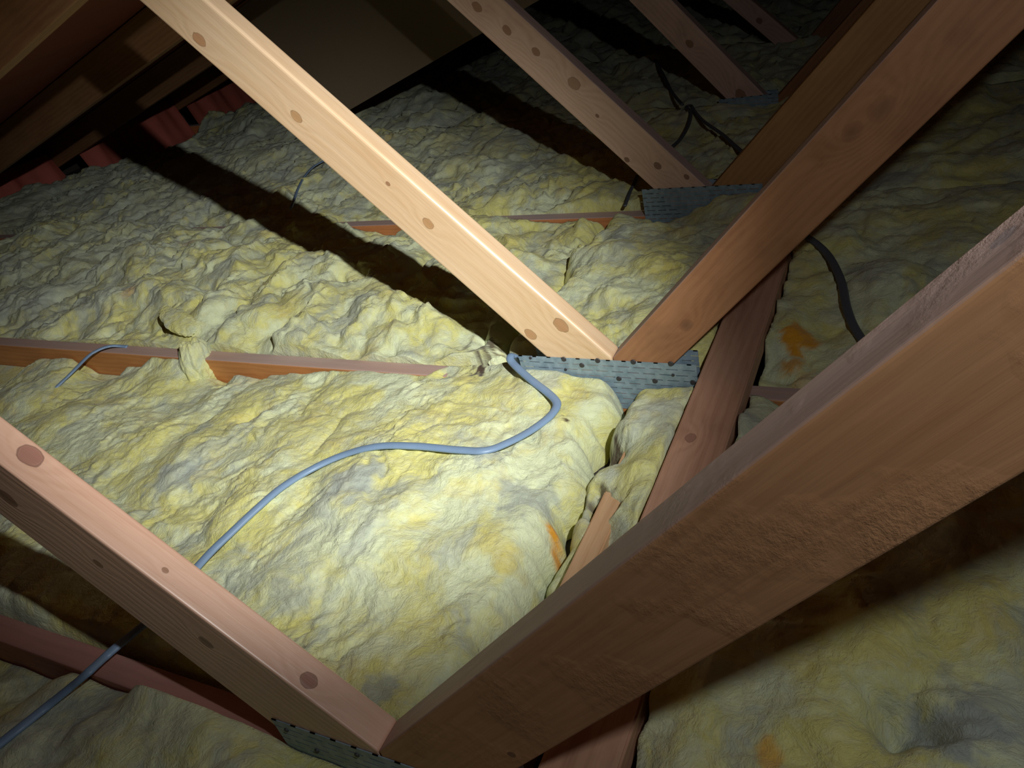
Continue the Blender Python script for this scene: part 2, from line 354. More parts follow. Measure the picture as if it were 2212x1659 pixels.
# ------------------------------------------------------------------ binder and ceiling batten (run across the trusses)
def stick(name, x0, x1, y0, y1, z0, z1, mat_fn, knots=(), bev=0.003):
    bm = bmesh.new(); r = bmesh.ops.create_cube(bm, size=1.0)
    Ln = y1-y0
    bmesh.ops.scale(bm, vec=(Ln, x1-x0, z1-z0), verts=bm.verts); bmesh.ops.translate(bm, vec=(Ln/2, 0, (z1-z0)/2), verts=bm.verts)
    bmesh.ops.subdivide_edges(bm, edges=[e for e in bm.edges if abs((e.verts[0].co-e.verts[1].co).x) > 0.1], cuts=24)
    bmesh.ops.bevel(bm, geom=[e for e in bm.edges if e.is_manifold and e.calc_face_angle(0) > 1.0], offset=bev, segments=2, affect='EDGES')
    me = bpy.data.meshes.new(name); bm.to_mesh(me); bm.free()
    xm = (x0+x1)/2
    kn = [(w_[1]-y0, -(w_[0]-xm), w_[2]-z0, r_, c_) for w_, r_, c_ in knots]
    o = link(name, me, mat_fn(kn))
    o.location = (xm, y0, z0+Z0); o.rotation_euler = (0, 0, math.radians(90)); return o
tag(stick('ceiling_binder', -0.368, -0.272, -0.25, 4.5, CHT+0.0008, -0.890, lambda kn: wood('binder_pine', (0.60, 0.345, 0.23), (0.41, 0.21, 0.13), knots=kn, rough=0.55, seed=41, stain=0.25),
          [(onZ((1492, 946), -0.890), 0.011, (0.30, 0.155, 0.11))]),
    'brown ceiling binder with an oval knot, lying across the joists under the right-hand webs', 'ceiling binder')
tag(stick('ceiling_batten', -0.470, -0.428, 0.408, 1.254, -Z0+0.0005, -0.937, lambda kn: wood('batten_pine', (0.66, 0.42, 0.24), (0.50, 0.28, 0.14), knots=kn, rough=0.6, seed=43)),
    'short strip of pale tan batten half buried in insulation beside the brown binder', 'ceiling batten')

# ------------------------------------------------------------------ setting
def slab(name, pts, th, mat):
    bm = bmesh.new(); vs = [bm.verts.new(p) for p in pts]; f_ = bm.faces.new(vs); bm.normal_update()
    r = bmesh.ops.extrude_face_region(bm, geom=[f_]); ex = [e for e in r['geom'] if isinstance(e, bmesh.types.BMVert)]
    bmesh.ops.translate(bm, vec=Vector(th), verts=ex); bmesh.ops.recalc_face_normals(bm, faces=bm.faces)
    me = bpy.data.meshes.new(name); bm.to_mesh(me); bm.free(); return structure(link(name, me, mat))
slab('floor', [(-5.3, -1.2, 0), (2.6, -1.2, 0), (2.6, 7.2, 0), (-5.3, 7.2, 0)], (0, 0, -0.01), GIB)
def roofz(x): return Z0+ROOF0+ROOFK*x+0.150
bm = bmesh.new()
ridge = 0.96
P_ = [(-5.3, roofz(-5.3)), (ridge, roofz(ridge)), (2.6, roofz(ridge)-ROOFK*(2.6-ridge))]
up = [(x, z+0.012) for x, z in P_[::-1]]
ring = P_+up
va = [bm.verts.new((x, -1.2, z)) for x, z in ring]; vb = [bm.verts.new((x, 7.2, z)) for x, z in ring]
k = len(ring)
for i in range(k): bm.faces.new((va[i], va[(i+1) % k], vb[(i+1) % k], vb[i]))
bm.faces.new((va[0], va[1], va[4], va[5])); bm.faces.new((va[1], va[2], va[3], va[4]))
bm.faces.new((vb[0], vb[1], vb[4], vb[5])); bm.faces.new((vb[1], vb[2], vb[3], vb[4]))
bmesh.ops.recalc_face_normals(bm, faces=bm.faces)
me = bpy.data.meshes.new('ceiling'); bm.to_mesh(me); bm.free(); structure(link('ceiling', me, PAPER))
slab('wall_left', [(-5.3, -1.2, -0.01), (-5.3, 7.2, -0.01), (-5.3, 7.2, 0.25), (-5.3, -1.2, 0.25)], (-0.02, 0, 0), DARKW)
slab('wall_back', [(-5.3, 7.2, -0.01), (2.6, 7.2, -0.01), (2.6, 7.2, 2.0), (-5.3, 7.2, 2.0)], (0, 0.02, 0), DARKW)
slab('wall_right', [(2.6, -1.2, -0.01), (2.6, 7.2, -0.01), (2.6, 7.2, 1.5), (2.6, -1.2, 1.5)], (0.02, 0, 0), DARKW)

# red building paper turned down at the eaves between the rafters
for n, xx, zt, lb in ((2, -4.70, -0.775, 'strip of red building paper at the left eaves, nearest of the three red patches'),
                      (3, -4.52, -0.74, 'brightest strip of red building paper at the eaves, above the long dark shadow'),
                      (4, -4.50, -0.74, 'faint strip of red building paper at the eaves, partly behind the bright web')):
    bm = bmesh.new(); nx_ = 40; ya, yb_ = YF[n]+T+0.004, YF[n+1]-0.004; rows = []
    for i in range(nx_+1):
        y = ya+(yb_-ya)*i/nx_; wv_ = 0.018*math.sin(y*23+n)+0.01*math.sin(y*51)
        rows.append([bm.verts.new((xx+wv_*(0.4+k_*0.2)-0.10*k_/4, y, (-1.0+(zt+1.0)*k_/4)+Z0)) for k_ in range(5)])
    for a_, b_ in zip(rows, rows[1:]):
        for k_ in range(4): bm.faces.new((a_[k_], a_[k_+1], b_[k_+1], b_[k_]))
    bmesh.ops.solidify(bm, geom=list(bm.faces), thickness=0.0015)
    me = bpy.data.meshes.new('underlay_strip'); bm.to_mesh(me); bm.free()
    for p in me.polygons: p.use_smooth = True
    tag(link('underlay_strip', me, LIT_PAPER), lb, 'building paper', 'red building paper at the eaves')

# sheet hung on the fourth truss, following the roof pitch
bm = bmesh.new()
yb = YF[3]-0.006
pts = [(-2.50, -0.755), (-1.30, -0.389), (-1.30, 0.20), (-2.93, -0.24)]
a = [bm.verts.new((x, 0, z)) for x, z in pts]; d = [bm.verts.new((x, 0.005, z)) for x, z in pts]
bm.faces.new(a); bm.faces.new(d[::-1])
for i in range(4): bm.faces.new((a[i], d[i], d[(i+1) % 4], a[(i+1) % 4]))
bmesh.ops.recalc_face_normals(bm, faces=bm.faces)
me = bpy.data.meshes.new('hardboard_sheet'); bm.to_mesh(me); bm.free()
o = link('hardboard_sheet', me, BOARD); o.location = (0, yb, Z0)
tag(o, 'large dark brown board hung from the rafters behind the brightly lit web', 'board')

# ------------------------------------------------------------------ noise
_rng = np.random.RandomState(7)
PERM = np.concatenate([_rng.permutation(512)]*3)
GR = np.stack([np.cos(np.linspace(0, 2*np.pi, 512, endpoint=False)), np.sin(np.linspace(0, 2*np.pi, 512, endpoint=False))], 1)[_rng.permutation(512)]
def pn(x, y):
    xi = np.floor(x).astype(int); yi = np.floor(y).astype(int); xf = x-xi; yf = y-yi
    xi &= 511; yi &= 511
    u = xf*xf*xf*(xf*(xf*6-15)+10); v = yf*yf*yf*(yf*(yf*6-15)+10)
    def g(i, j, dx, dy):
        h = PERM[PERM[(xi+i) & 511]+((yi+j) & 511)]; return GR[h, 0]*dx+GR[h, 1]*dy
    a = g(0, 0, xf, yf); b = g(1, 0, xf-1, yf); c = g(0, 1, xf, yf-1); d = g(1, 1, xf-1, yf-1)
    return 1.5*((a+u*(b-a))*(1-v)+(c+u*(d-c))*v)
def fbm(x, y, o=4, g=0.5):
    s = 0; a = 1
    for i in range(o): s = s+a*pn(x*2**i+17.3*i, y*2**i-9.1*i); a *= g
    return s
def billow(x, y, o=3, g=0.5):
    s = 0; a = 1
    for i in range(o): s = s+a*(np.abs(pn(x*2**i+31.7*i, y*2**i+5.3*i))*2-0.55); a *= g
    return s
def terrace(n, k, sharp=0.25):
    q = n*k; f = q-np.floor(q); return (np.floor(q)+np.clip(f/sharp, 0, 1))/k

def sstep(a, b, x): t = np.clip((x-a)/(b-a), 0, 1); return t*t*(3-2*t)

def batt(name, label, x0, x1, yf, yb, ctrl, res, rx, seed, amp=(.022, .006, .011, .0016), ends=(0.04, 0.04), drops=(0, 0, 0, 0), stains_shade=(), rag=(0.0, 0.0), pits=(), fold=(0.6, 0.8), parent=None, group='insulation batts between the joists', category='insulation batt', base=-Z0+0.002, fine=1.0):
    """one batt of torn glass wool: a closed lumpy mesh. yf / yb: front and back edge as [(x, y)]; ctrl: [(x, y, z)] surface heights
    drops = radius of the rounded edge at (front, back, left, right)"""
    nx = max(8, int((x1-x0)/rx)); ymid = np.interp(0.5*(x0+x1), [p[0] for p in yb], [p[1] for p in yb])-np.interp(0.5*(x0+x1), [p[0] for p in yf], [p[1] for p in yf])
    ny = max(6, int(ymid/res))
    u = np.linspace(0, 1, nx); v = np.linspace(0, 1, ny)
    U, Vv = np.meshgrid(u, v, indexing='ij')
    so = seed*13.37
    el = ends[0]*fbm(Vv*ymid*7+so, Vv*0+so, 4); er = ends[1]*fbm(Vv*ymid*7-so, Vv*0+2*so, 4)
    X = x0+(x1-x0)*U + el*(1-U)**2 + er*U**2
    A = np.interp(X, [p[0] for p in yf], [p[1] for p in yf]) + rag[0]*fbm(X*9+so, X*0+3*so, 4)
    B = np.interp(X, [p[0] for p in yb], [p[1] for p in yb]) + rag[1]*fbm(X*9-so, X*0+5*so, 4)
    Y = A+(B-A)*Vv
    num = np.zeros_like(X); den = np.zeros_like(X)
    for (cx, cy, cz) in ctrl:
        d2 = (X-cx)**2+(Y-cy)**2+0.0006; wgt = 1/d2**1.6; num += wgt*cz; den += wgt
    Hh = num/den
    # domain warp, then lumps, torn layers and fibres
    wx = X+0.035*fbm(X*6+so, Y*6, 3); wy = Y+0.035*fbm(X*6-so, Y*6+so, 3)
    ca, sa = math.cos(fold[0]), math.sin(fold[0])
    fu = (wx*ca+wy*sa)*fold[1]; fv = -wx*sa+wy*ca          # layers run along this direction
    big = billow(wx*3.6+so, wy*3.6, 3, 0.42)
    med = billow(wx*17+so, wy*17+so, 4, 0.55)
    lay = fbm(fu*4.5+so, fv*10-so, 3, 0.42)
    ter = terrace(lay, 3.2, 0.2)-lay*0.45
    sml = fbm(wx*55+so, wy*55, 3, 0.6)
    mod = 0.2+0.9*sstep(-0.35, 0.45, fbm(X*4.5+2*so, Y*4.5, 3))
    disp = amp[0]*big + amp[1]*med*mod + amp[2]*ter*mod + amp[3]*sml
    edge = np.minimum(np.minimum((Y-A)/0.03, (B-Y)/0.03), 1).clip(0, 1)
    Hh = Hh + disp*(0.35+0.65*edge)
    for (pp, pr_, pd_) in pits:
        w_ = onZ(pp, -0.91); Hh = Hh - pd_*np.exp(-((X-w_[0])**2+(Y-w_[1])**2)/pr_**2*(1+0.6*fbm(X*30+so, Y*30, 2)))
    # rounded edges
    Zb = base
    dist = [(Y-A), (B-Y), (X-x0-el), (x1+er-X)]
    for dd, r in zip(dist, drops):
        if r:
            q = np.clip(1-dd/r, 0, 1); Hh = Zb+(Hh-Zb)*np.sqrt(np.clip(1-q*q, 0, 1))
    Hh = np.maximum(Hh, Zb+0.004)
    # sideways push so that lumps curl over
    gx = 0.35*amp[0]*fbm(wx*13-so, wy*13+so, 2); gy = 0.35*amp[0]*fbm(wx*13+2*so, wy*13-so, 2)
    X = X+gx*edge; Y = Y+gy*edge
    P = np.stack([X, Y, Hh+Z0], -1).reshape(-1, 3)
    idx = np.arange(nx*ny).reshape(nx, ny)
    quads = np.stack([idx[:-1, :-1], idx[1:, :-1], idx[1:, 1:], idx[:-1, 1:]], -1).reshape(-1, 4)
    ringi = np.concatenate([idx[:-1, 0], idx[-1, :-1], idx[1:, -1][::-1], idx[0, 1:][::-1]])
    lo = P[ringi].copy(); lo[:, 2] = Zb+Z0
    cx_, cy_ = P[:, 0].mean(), P[:, 1].mean()
    n0 = len(P); k = len(ringi); li_ = n0+np.arange(k)
    P = np.vstack([P, lo])
    side = np.stack([ringi, li_, np.roll(li_, -1), np.roll(ringi, -1)], -1)
    org = np.array([cx_, cy_, Zb+Z0]); P = P-org
    faces = [tuple(q) for q in quads.tolist()]+[tuple(q) for q in side.tolist()]+[tuple(li_[::-1].tolist())]
    me = bpy.data.meshes.new(name); me.from_pydata(P.tolist(), [], faces); me.update()
    sm = np.ones(len(me.polygons), dtype=bool); sm[len(quads):] = False; me.polygons.foreach_set('use_smooth', sm)
    att = me.color_attributes.new('stain', 'FLOAT_COLOR', 'POINT')  # holds stain colours plus painted hole shade and dimness
    c4 = np.zeros((len(P), 4)); c4[:, 3] = 1
    Wp = P+org
    for (sx, sy, rr, chn, st) in stains_shade:
        nf = 48 if chn == 1 else 28; nn = fbm(Wp[:, 0]*nf+Wp[:, 2]*nf*.8+so, Wp[:, 1]*nf-Wp[:, 2]*nf*.7, 4, 0.6); d = np.hypot(Wp[:, 0]-sx, Wp[:, 1]-sy)/rr + (0.95 if chn == 1 else 0.55)*nn
        c4[:, chn] = np.maximum(c4[:, chn], st*(1-sstep(0.55, 1.1, d)))
    att.data.foreach_set('color', c4.ravel())
    o = link(name, me, WOOL, parent)
    o.location = org
    if parent is None: tag(o, label, category, group)
    return o

def cz(pts): return [tuple(onZ((a, b), z)) for a, b, z in pts]                 # surface seen at this pixel, at this height
def cy(pts, y): return [tuple(onY(p, y)) for p in pts]                         # edge of the wool against a joist face
def pz(p, z): w_ = onZ(p, z); return (w_[0], w_[1])
def orange(p, r, z=-0.9, s=1.0): return (*pz(p, z), r, 0, s)
def dirt_shade(p, r, z=-0.9, s=1.0): return (*pz(p, z), r, 1, s)  # dark brown spots: real dirt, and painted shade inside pits
def dust(p, r, z=-0.9, s=0.7): return (*pz(p, z), r, 2, s)
def B1(n): return YF[n]+T+0.003               # just behind joist n
def A1(n): return YF[n]-0.003                 # just in front of joist n

# --- in front of the nearest truss
batt('insulation_batt', 'pale insulation batt in the bottom left corner, in front of the nearest joist', -2.1, -0.40, [(-3, -0.35), (1, -0.35)], [(-3, A1(0)), (1, A1(0))],
     cy([(0, 1425), (100, 1462), (250, 1492), (330, 1484), (420, 1520), (520, 1565), (590, 1592), (640, 1625)], A1(0)) + cz([(60, 1560, -.93), (200, 1600, -.91), (400, 1600, -.90), (540, 1650, -.90), (20, 1650, -.92)]) + [(-1.6, -0.2, -.92), (-0.8, -0.2, -.92), (-1.9, 0.3, -.95), (-.6, .2, -.93), (-.5, .33, -.99)],
     0.006, 0.007, 1, amp=(.018,.003,.006,.001), drops=(0.05, 0, 0.05, 0.05), stains_shade=[dust((170, 1490), .05), orange((1650, 1655), .01)], fold=(-0.5, 0.8))
# --- first bay
b1b = cy([(-200, 800), (0, 812), (60, 798), (100, 775), (150, 770), (185, 788), (230, 813), (250, 816), (300, 788), (340, 768), (380, 772), (450, 806), (465, 820), (490, 824), (520, 808), (560, 816), (600, 804), (650, 802), (700, 797), (800, 799), (900, 803)], A1(1))
batt('insulation_batt', 'large brightly lit yellow insulation batt in the middle, under the curving grey cable', -3.6, -0.530, [(-4, B1(0)), (2, B1(0))], [(-4, A1(1)), (-1.02, A1(1)), (-0.98, 1.302), (-0.80, 1.300), (-0.77, A1(1)), (2, A1(1))],
     b1b + cz([(980, 800, -.925), (1050, 795, -.915), (1110, 795, -.90), (1150, 800, -.885), (1200, 805, -.885), (1245, 815, -.90), (1255, 860, -.90), (1200, 900, -.895), (1270, 900, -.915), (1000, 850, -.90), (900, 840, -.915), (700, 830, -.94), (560, 850, -.955), (480, 840, -.955), (330, 800, -.95), (250, 840, -.96), (130, 800, -.93), (30, 860, -.935),
     (600, 950, -.915), (300, 950, -.93), (150, 900, -.93), (1000, 1000, -.885), (800, 1050, -.875), (620, 1100, -.90), (500, 1200, -.915), (1100, 1150, -.895), (900, 1250, -.905), (1200, 1150, -.91), (1245, 1040, -.925), (1210, 1230, -.94), (900, 1400, -.91), (1000, 1340, -.905), (700, 1400, -.915), (400, 1130, -.935), (250, 1050, -.94), (820, 1540, -.92), (150, 1350, -.92), (20, 1280, -.91), (750, 1050, -.868)]),
     0.0042, 0.0042, 2, amp=(.016,.0045,.008,.0013), drops=(0.03, 0.006, 0.05, 0.05), ends=(0.03, 0.03), pits=[((1290, 895), .012, .05), ((520, 880), .03, .03), ((1222, 904), .003, .01)], stains_shade=[orange((1186, 1125), .016), orange((1180, 1105), .012), dust((770, 1040), .06, -.88, .8), dust((1140, 1060), .05), dust((360, 1010), .06), dust((1215, 1230), .04), dirt_shade((1222, 903), .004), dirt_shade((1030, 790), .02, -.91), dust((820, 1480), .03), dust((1060, 990), .03)], fold=(0.75, 0.6))
batt('insulation_batt', 'small torn piece of insulation wedged between the dark gap and the brown binder', -0.515, -0.374, [(-1, 0.62), (0, 0.58)], [(-1, A1(1)), (1, A1(1))],
     [(-.455, .78, -.98), (-.44, .84, -.975), (-.455, .9, -.975), (-.46, .72, -.98), (-.40, .80, -.935), (-.40, .72, -.95), (-.41, .88, -.92)]+cz([(1300, 870, -.93), (1350, 850, -.915), (1420, 860, -.915), (1470, 870, -.90), (1340, 920, -.905), (1440, 950, -.885), (1330, 1000, -.925), (1380, 1000, -.89), (1360, 1060, -.895), (1310, 1060, -.93), (1390, 1080, -.885), (1390, 1120, -.91)]),
     0.004, 0.004, 3, amp=(.016,.003,.008,.0012), drops=(0.05, 0.01, 0.045, 0.006), ends=(0.02, 0.004), pits=[((1318, 958), .020, .11), ((1296, 1062), .022, .09)], stains_shade=[dirt_shade((1318, 958), .024, -.92, .95), dirt_shade((1296, 1062), .02, -.93, .8), dirt_shade((1330, 1096), .012, -.94, .7)], fold=(0.3, 0.9))  # brown at the two pits paints the darkness inside the holes
# --- right of the binder: first bay
batt('insulation_batt', 'dim yellow insulation batt in the lower right corner, behind the thick brown web', -0.271, 1.7, [(-1, B1(0)), (3, B1(0))], [(-1, A1(1)), (-0.17, A1(1)), (-0.13, 1.31), (3, 1.31)],
     cz([(1360, 1620, -.90), (1500, 1640, -.885), (1700, 1600, -.87), (1600, 1500, -.88), (1900, 1500, -.875), (2000, 1560, -.86), (2100, 1575, -.845), (2100, 1400, -.87), (2180, 1250, -.87), (1930, 1590, -.90), (1680, 920, -.905), (1650, 860, -.91), (1620, 930, -.90), (1700, 880, -.92)]) + [(0.6, .6, -.88), (1.2, .7, -.9), (1.4, 1.2, -.9), (.3, 1.25, -.90), (.05, 1.28, -.905), (-.1, 1.28, -.915), (-.2, 1.24, -.955), (.3, .9, -.88), (-.2, .9, -.91)],
     0.0055, 0.0055, 4, amp=(.016,.003,.008,.0012), drops=(0.03, 0.006, 0.004, 0.05), ends=(0.004, 0.03), pits=[((1935, 1592), .035, .05), ((2030, 1610), .03, .03)], stains_shade=[orange((1665, 1655), .02, -.9, .6), dust((2070, 1575), .05, -.87, .9)], fold=(-0.5, 0.7))
# --- second bay
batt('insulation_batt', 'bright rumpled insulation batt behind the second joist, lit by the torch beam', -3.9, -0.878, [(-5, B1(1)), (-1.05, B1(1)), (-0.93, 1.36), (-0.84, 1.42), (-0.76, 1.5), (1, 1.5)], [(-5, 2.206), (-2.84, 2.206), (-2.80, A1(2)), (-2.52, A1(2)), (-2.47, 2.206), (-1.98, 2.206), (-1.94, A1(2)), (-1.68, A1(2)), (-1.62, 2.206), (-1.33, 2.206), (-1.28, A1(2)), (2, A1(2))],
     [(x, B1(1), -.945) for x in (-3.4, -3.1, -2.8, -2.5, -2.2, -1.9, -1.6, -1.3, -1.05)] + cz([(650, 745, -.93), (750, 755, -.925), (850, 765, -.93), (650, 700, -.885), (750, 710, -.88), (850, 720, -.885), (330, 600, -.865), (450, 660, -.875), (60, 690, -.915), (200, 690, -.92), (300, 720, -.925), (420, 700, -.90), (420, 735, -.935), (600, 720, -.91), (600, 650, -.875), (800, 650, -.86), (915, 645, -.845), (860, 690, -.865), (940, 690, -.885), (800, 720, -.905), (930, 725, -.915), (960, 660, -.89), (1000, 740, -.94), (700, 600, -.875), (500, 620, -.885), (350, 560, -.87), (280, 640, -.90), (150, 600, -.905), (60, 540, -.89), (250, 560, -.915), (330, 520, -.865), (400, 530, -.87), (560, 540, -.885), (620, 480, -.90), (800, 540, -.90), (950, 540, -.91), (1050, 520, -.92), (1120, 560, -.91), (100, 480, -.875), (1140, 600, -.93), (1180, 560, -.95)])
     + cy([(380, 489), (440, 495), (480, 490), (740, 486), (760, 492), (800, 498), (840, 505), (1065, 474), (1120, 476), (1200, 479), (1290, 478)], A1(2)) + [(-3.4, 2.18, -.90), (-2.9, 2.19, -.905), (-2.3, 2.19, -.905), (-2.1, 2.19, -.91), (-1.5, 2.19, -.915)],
     0.0055, 0.0055, 5, amp=(.036,.008,.010,.0020), drops=(0.0, 0, 0.05, 0.05), ends=(0.03, 0.03), rag=(0.004, 0.004), pits=[((248, 560), .022, .06), ((155, 640), .018, .05), ((305, 525), .015, .04), ((400, 515), .014, .04), ((345, 480), .03, .05), ((640, 640), .012, .03), ((735, 610), .012, .03), ((230, 700), .02, .04)], stains_shade=[orange((560, 610), .02, -.88, .35), orange((285, 640), .03, -.9, .45), orange((405, 520), .03, -.87, .3), dirt_shade((1040, 748), .030, -.93, .9), dirt_shade((1000, 735), .016, -.92, .6), dirt_shade((1062, 772), .025, -.94, .9), (-3.1, 1.75, .75, 2, .5), dirt_shade((248, 560), .016, -.9, .7), dirt_shade((305, 525), .010, -.9, .6)], fold=(0.35, 0.55))  # broad grey paints the dim left end; brown at pits paints their shade
batt('insulation_batt', 'pale clump of insulation right of the bright web, below the dark slotted plate', -0.86, -0.374, [(-2, 1.46), (-.62, 1.33), (-.56, B1(1)), (1, B1(1))], [(-5, A1(2)), (1, A1(2))],
     cz([(1230, 500, -.88), (1300, 530, -.855), (1200, 530, -.88), (1380, 500, -.88), (1400, 560, -.865), (1320, 620, -.87), (1250, 570, -.88), (1420, 600, -.875), (1300, 690, -.90), (1400, 660, -.875), (1340, 735, -.90), (1480, 560, -.88), (1560, 500, -.885), (1600, 450, -.88), (1230, 600, -.91), (1290, 680, -.92)]) + cy([(1240, 470), (1300, 462), (1390, 470), (1430, 484), (1480, 470), (1520, 445), (1560, 425), (1620, 420)], A1(2)-0.004) + [(-.45, 1.32, -.92), (-.6, 1.4, -.91)],
     0.0045, 0.0045, 6, amp=(.022,.006,.010,.0016), drops=(0.03, 0.006, 0.05, 0.01), ends=(0.03, 0.005), stains_shade=[dirt_shade((1268, 545), .004), dirt_shade((1150, 560), .012, -.93), dust((1330, 520), .05)], fold=(-0.4, 0.7))
batt('insulation_batt', 'dark greenish insulation batt with an orange patch, under the dark cable at right', -0.271, 1.8, [(-1, B1(1)), (-0.17, B1(1)), (-0.13, 1.318), (3, 1.318)], [(-1, A1(2)), (-.2, 2.21), (3, 2.21)],
     cz([(1700, 700, -.905), (1720, 780, -.91), (1760, 720, -.915), (1750, 830, -.92), (1680, 820, -.93), (1800, 600, -.89), (1900, 600, -.88), (1900, 500, -.885), (2050, 480, -.875), (1850, 680, -.89), (1700, 640, -.90)]) + [(-.22, 1.33, -.95), (0, 1.33, -.915), (.4, 1.33, -.905), (1, 1.5, -.9), (1, 2.1, -.9), (0, 2.15, -.90), (.4, 2.1, -.9), (1.5, 1.8, -.9)],
     0.007, 0.007, 7, amp=(.022,.006,.010,.0016), drops=(0.01, 0.01, 0.004, 0.05), ends=(0.004, 0.03), stains_shade=[orange((1725, 735), .045, -.91), orange((1705, 775), .025, -.91, .8), orange((1740, 800), .03, -.91, .35)], fold=(-0.35, 0.6))
# --- third bay
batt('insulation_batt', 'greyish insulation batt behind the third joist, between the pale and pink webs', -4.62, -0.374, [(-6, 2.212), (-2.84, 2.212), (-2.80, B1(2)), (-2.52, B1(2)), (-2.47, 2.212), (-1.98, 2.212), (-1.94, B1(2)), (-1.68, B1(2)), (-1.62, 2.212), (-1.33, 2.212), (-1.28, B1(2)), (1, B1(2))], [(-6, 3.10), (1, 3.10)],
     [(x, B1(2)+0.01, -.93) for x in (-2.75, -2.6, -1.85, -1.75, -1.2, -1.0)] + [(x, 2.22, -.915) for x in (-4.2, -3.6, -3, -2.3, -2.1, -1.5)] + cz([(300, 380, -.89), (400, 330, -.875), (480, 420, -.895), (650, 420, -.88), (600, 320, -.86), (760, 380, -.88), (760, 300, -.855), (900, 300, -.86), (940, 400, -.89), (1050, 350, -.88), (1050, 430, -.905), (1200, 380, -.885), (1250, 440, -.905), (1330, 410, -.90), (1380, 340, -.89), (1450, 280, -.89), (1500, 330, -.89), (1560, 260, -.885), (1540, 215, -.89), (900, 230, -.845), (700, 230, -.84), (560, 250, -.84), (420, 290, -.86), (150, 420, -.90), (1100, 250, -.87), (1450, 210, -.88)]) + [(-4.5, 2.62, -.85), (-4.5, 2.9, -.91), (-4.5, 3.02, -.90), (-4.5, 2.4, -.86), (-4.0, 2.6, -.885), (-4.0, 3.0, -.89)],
     0.0085, 0.0075, 8, amp=(.028,.010,.012,.0022), drops=(0.01, 0.01, 0.03, 0.01), ends=(0.03, 0.005), stains_shade=[dirt_shade((932, 378), .022, -.89, .9), (-3.2, 2.75, .9, 2, .62), (-4.2, 2.6, .8, 2, .7), (-1.7, 2.8, .6, 2, .4), dirt_shade((1010, 440), .015, -.9, .5), orange((840, 310), .03, -.87, .2)], fold=(0.3, 0.5))  # the three broad grey areas paint this bay dimmer
batt('insulation_batt', 'almost black insulation batt at the right edge, deep behind the right-hand webs', -0.271, 1.9, [(-1, 2.215), (3, 2.215)], [(-1, 3.1), (3, 3.1)],
     [(-.2, 2.3, -.91), (.3, 2.4, -.89), (.9, 2.5, -.9), (0, 2.9, -.9), (1, 3, -.9), (1.7, 2.6, -.9)], 0.012, 0.012, 9, amp=(.03,.006,.010,.0016), drops=(0.01, 0.01, 0.012, 0.05), ends=(0.005, 0.03))
# --- fourth bay and beyond
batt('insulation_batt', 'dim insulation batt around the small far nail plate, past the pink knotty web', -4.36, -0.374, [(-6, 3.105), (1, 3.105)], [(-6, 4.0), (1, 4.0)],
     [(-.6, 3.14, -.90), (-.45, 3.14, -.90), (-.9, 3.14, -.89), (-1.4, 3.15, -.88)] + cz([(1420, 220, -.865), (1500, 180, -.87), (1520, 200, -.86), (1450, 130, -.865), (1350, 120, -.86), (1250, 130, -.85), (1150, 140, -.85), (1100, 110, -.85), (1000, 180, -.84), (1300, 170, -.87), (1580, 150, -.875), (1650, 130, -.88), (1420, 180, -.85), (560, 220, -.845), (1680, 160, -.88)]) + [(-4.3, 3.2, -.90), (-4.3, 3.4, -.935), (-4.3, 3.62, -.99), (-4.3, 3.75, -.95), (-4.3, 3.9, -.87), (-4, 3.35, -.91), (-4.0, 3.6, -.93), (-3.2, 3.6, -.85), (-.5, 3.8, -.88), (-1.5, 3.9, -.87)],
     0.011, 0.010, 10, amp=(.035,.010,.012,.002), drops=(0.01, 0.01, 0.03, 0.02), ends=(0.03, 0.005), stains_shade=[(-3, 3.5, 1.6, 2, .6), (-1.2, 3.5, 1.0, 2, .45)], fold=(0.2, 0.7))  # both broad grey areas put the bay's dimness into its colour
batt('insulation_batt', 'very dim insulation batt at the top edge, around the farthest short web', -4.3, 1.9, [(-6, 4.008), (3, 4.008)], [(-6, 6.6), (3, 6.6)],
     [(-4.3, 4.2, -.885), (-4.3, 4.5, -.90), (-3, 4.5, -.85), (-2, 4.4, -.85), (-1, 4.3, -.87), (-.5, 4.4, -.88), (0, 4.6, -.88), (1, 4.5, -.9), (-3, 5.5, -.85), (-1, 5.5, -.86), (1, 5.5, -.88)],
     0.018, 0.016, 11, amp=(.05,.012,.012,.002), drops=(0.03, 0.06, 0.08, 0.05), ends=(0.03, 0.03), stains_shade=[(-2, 5, 3.5, 2, .6)])  # one grey area over the whole batt paints it dim
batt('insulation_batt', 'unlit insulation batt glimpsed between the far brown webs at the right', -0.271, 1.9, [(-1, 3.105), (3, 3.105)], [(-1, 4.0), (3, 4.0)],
     [(-.2, 3.3, -.9), (.5, 3.4, -.89), (1.3, 3.5, -.9), (0, 3.8, -.9)], 0.014, 0.014, 12, amp=(.03,.006,.010,.0016), drops=(0.01, 0.01, 0.012, 0.05), ends=(0.005, 0.03))

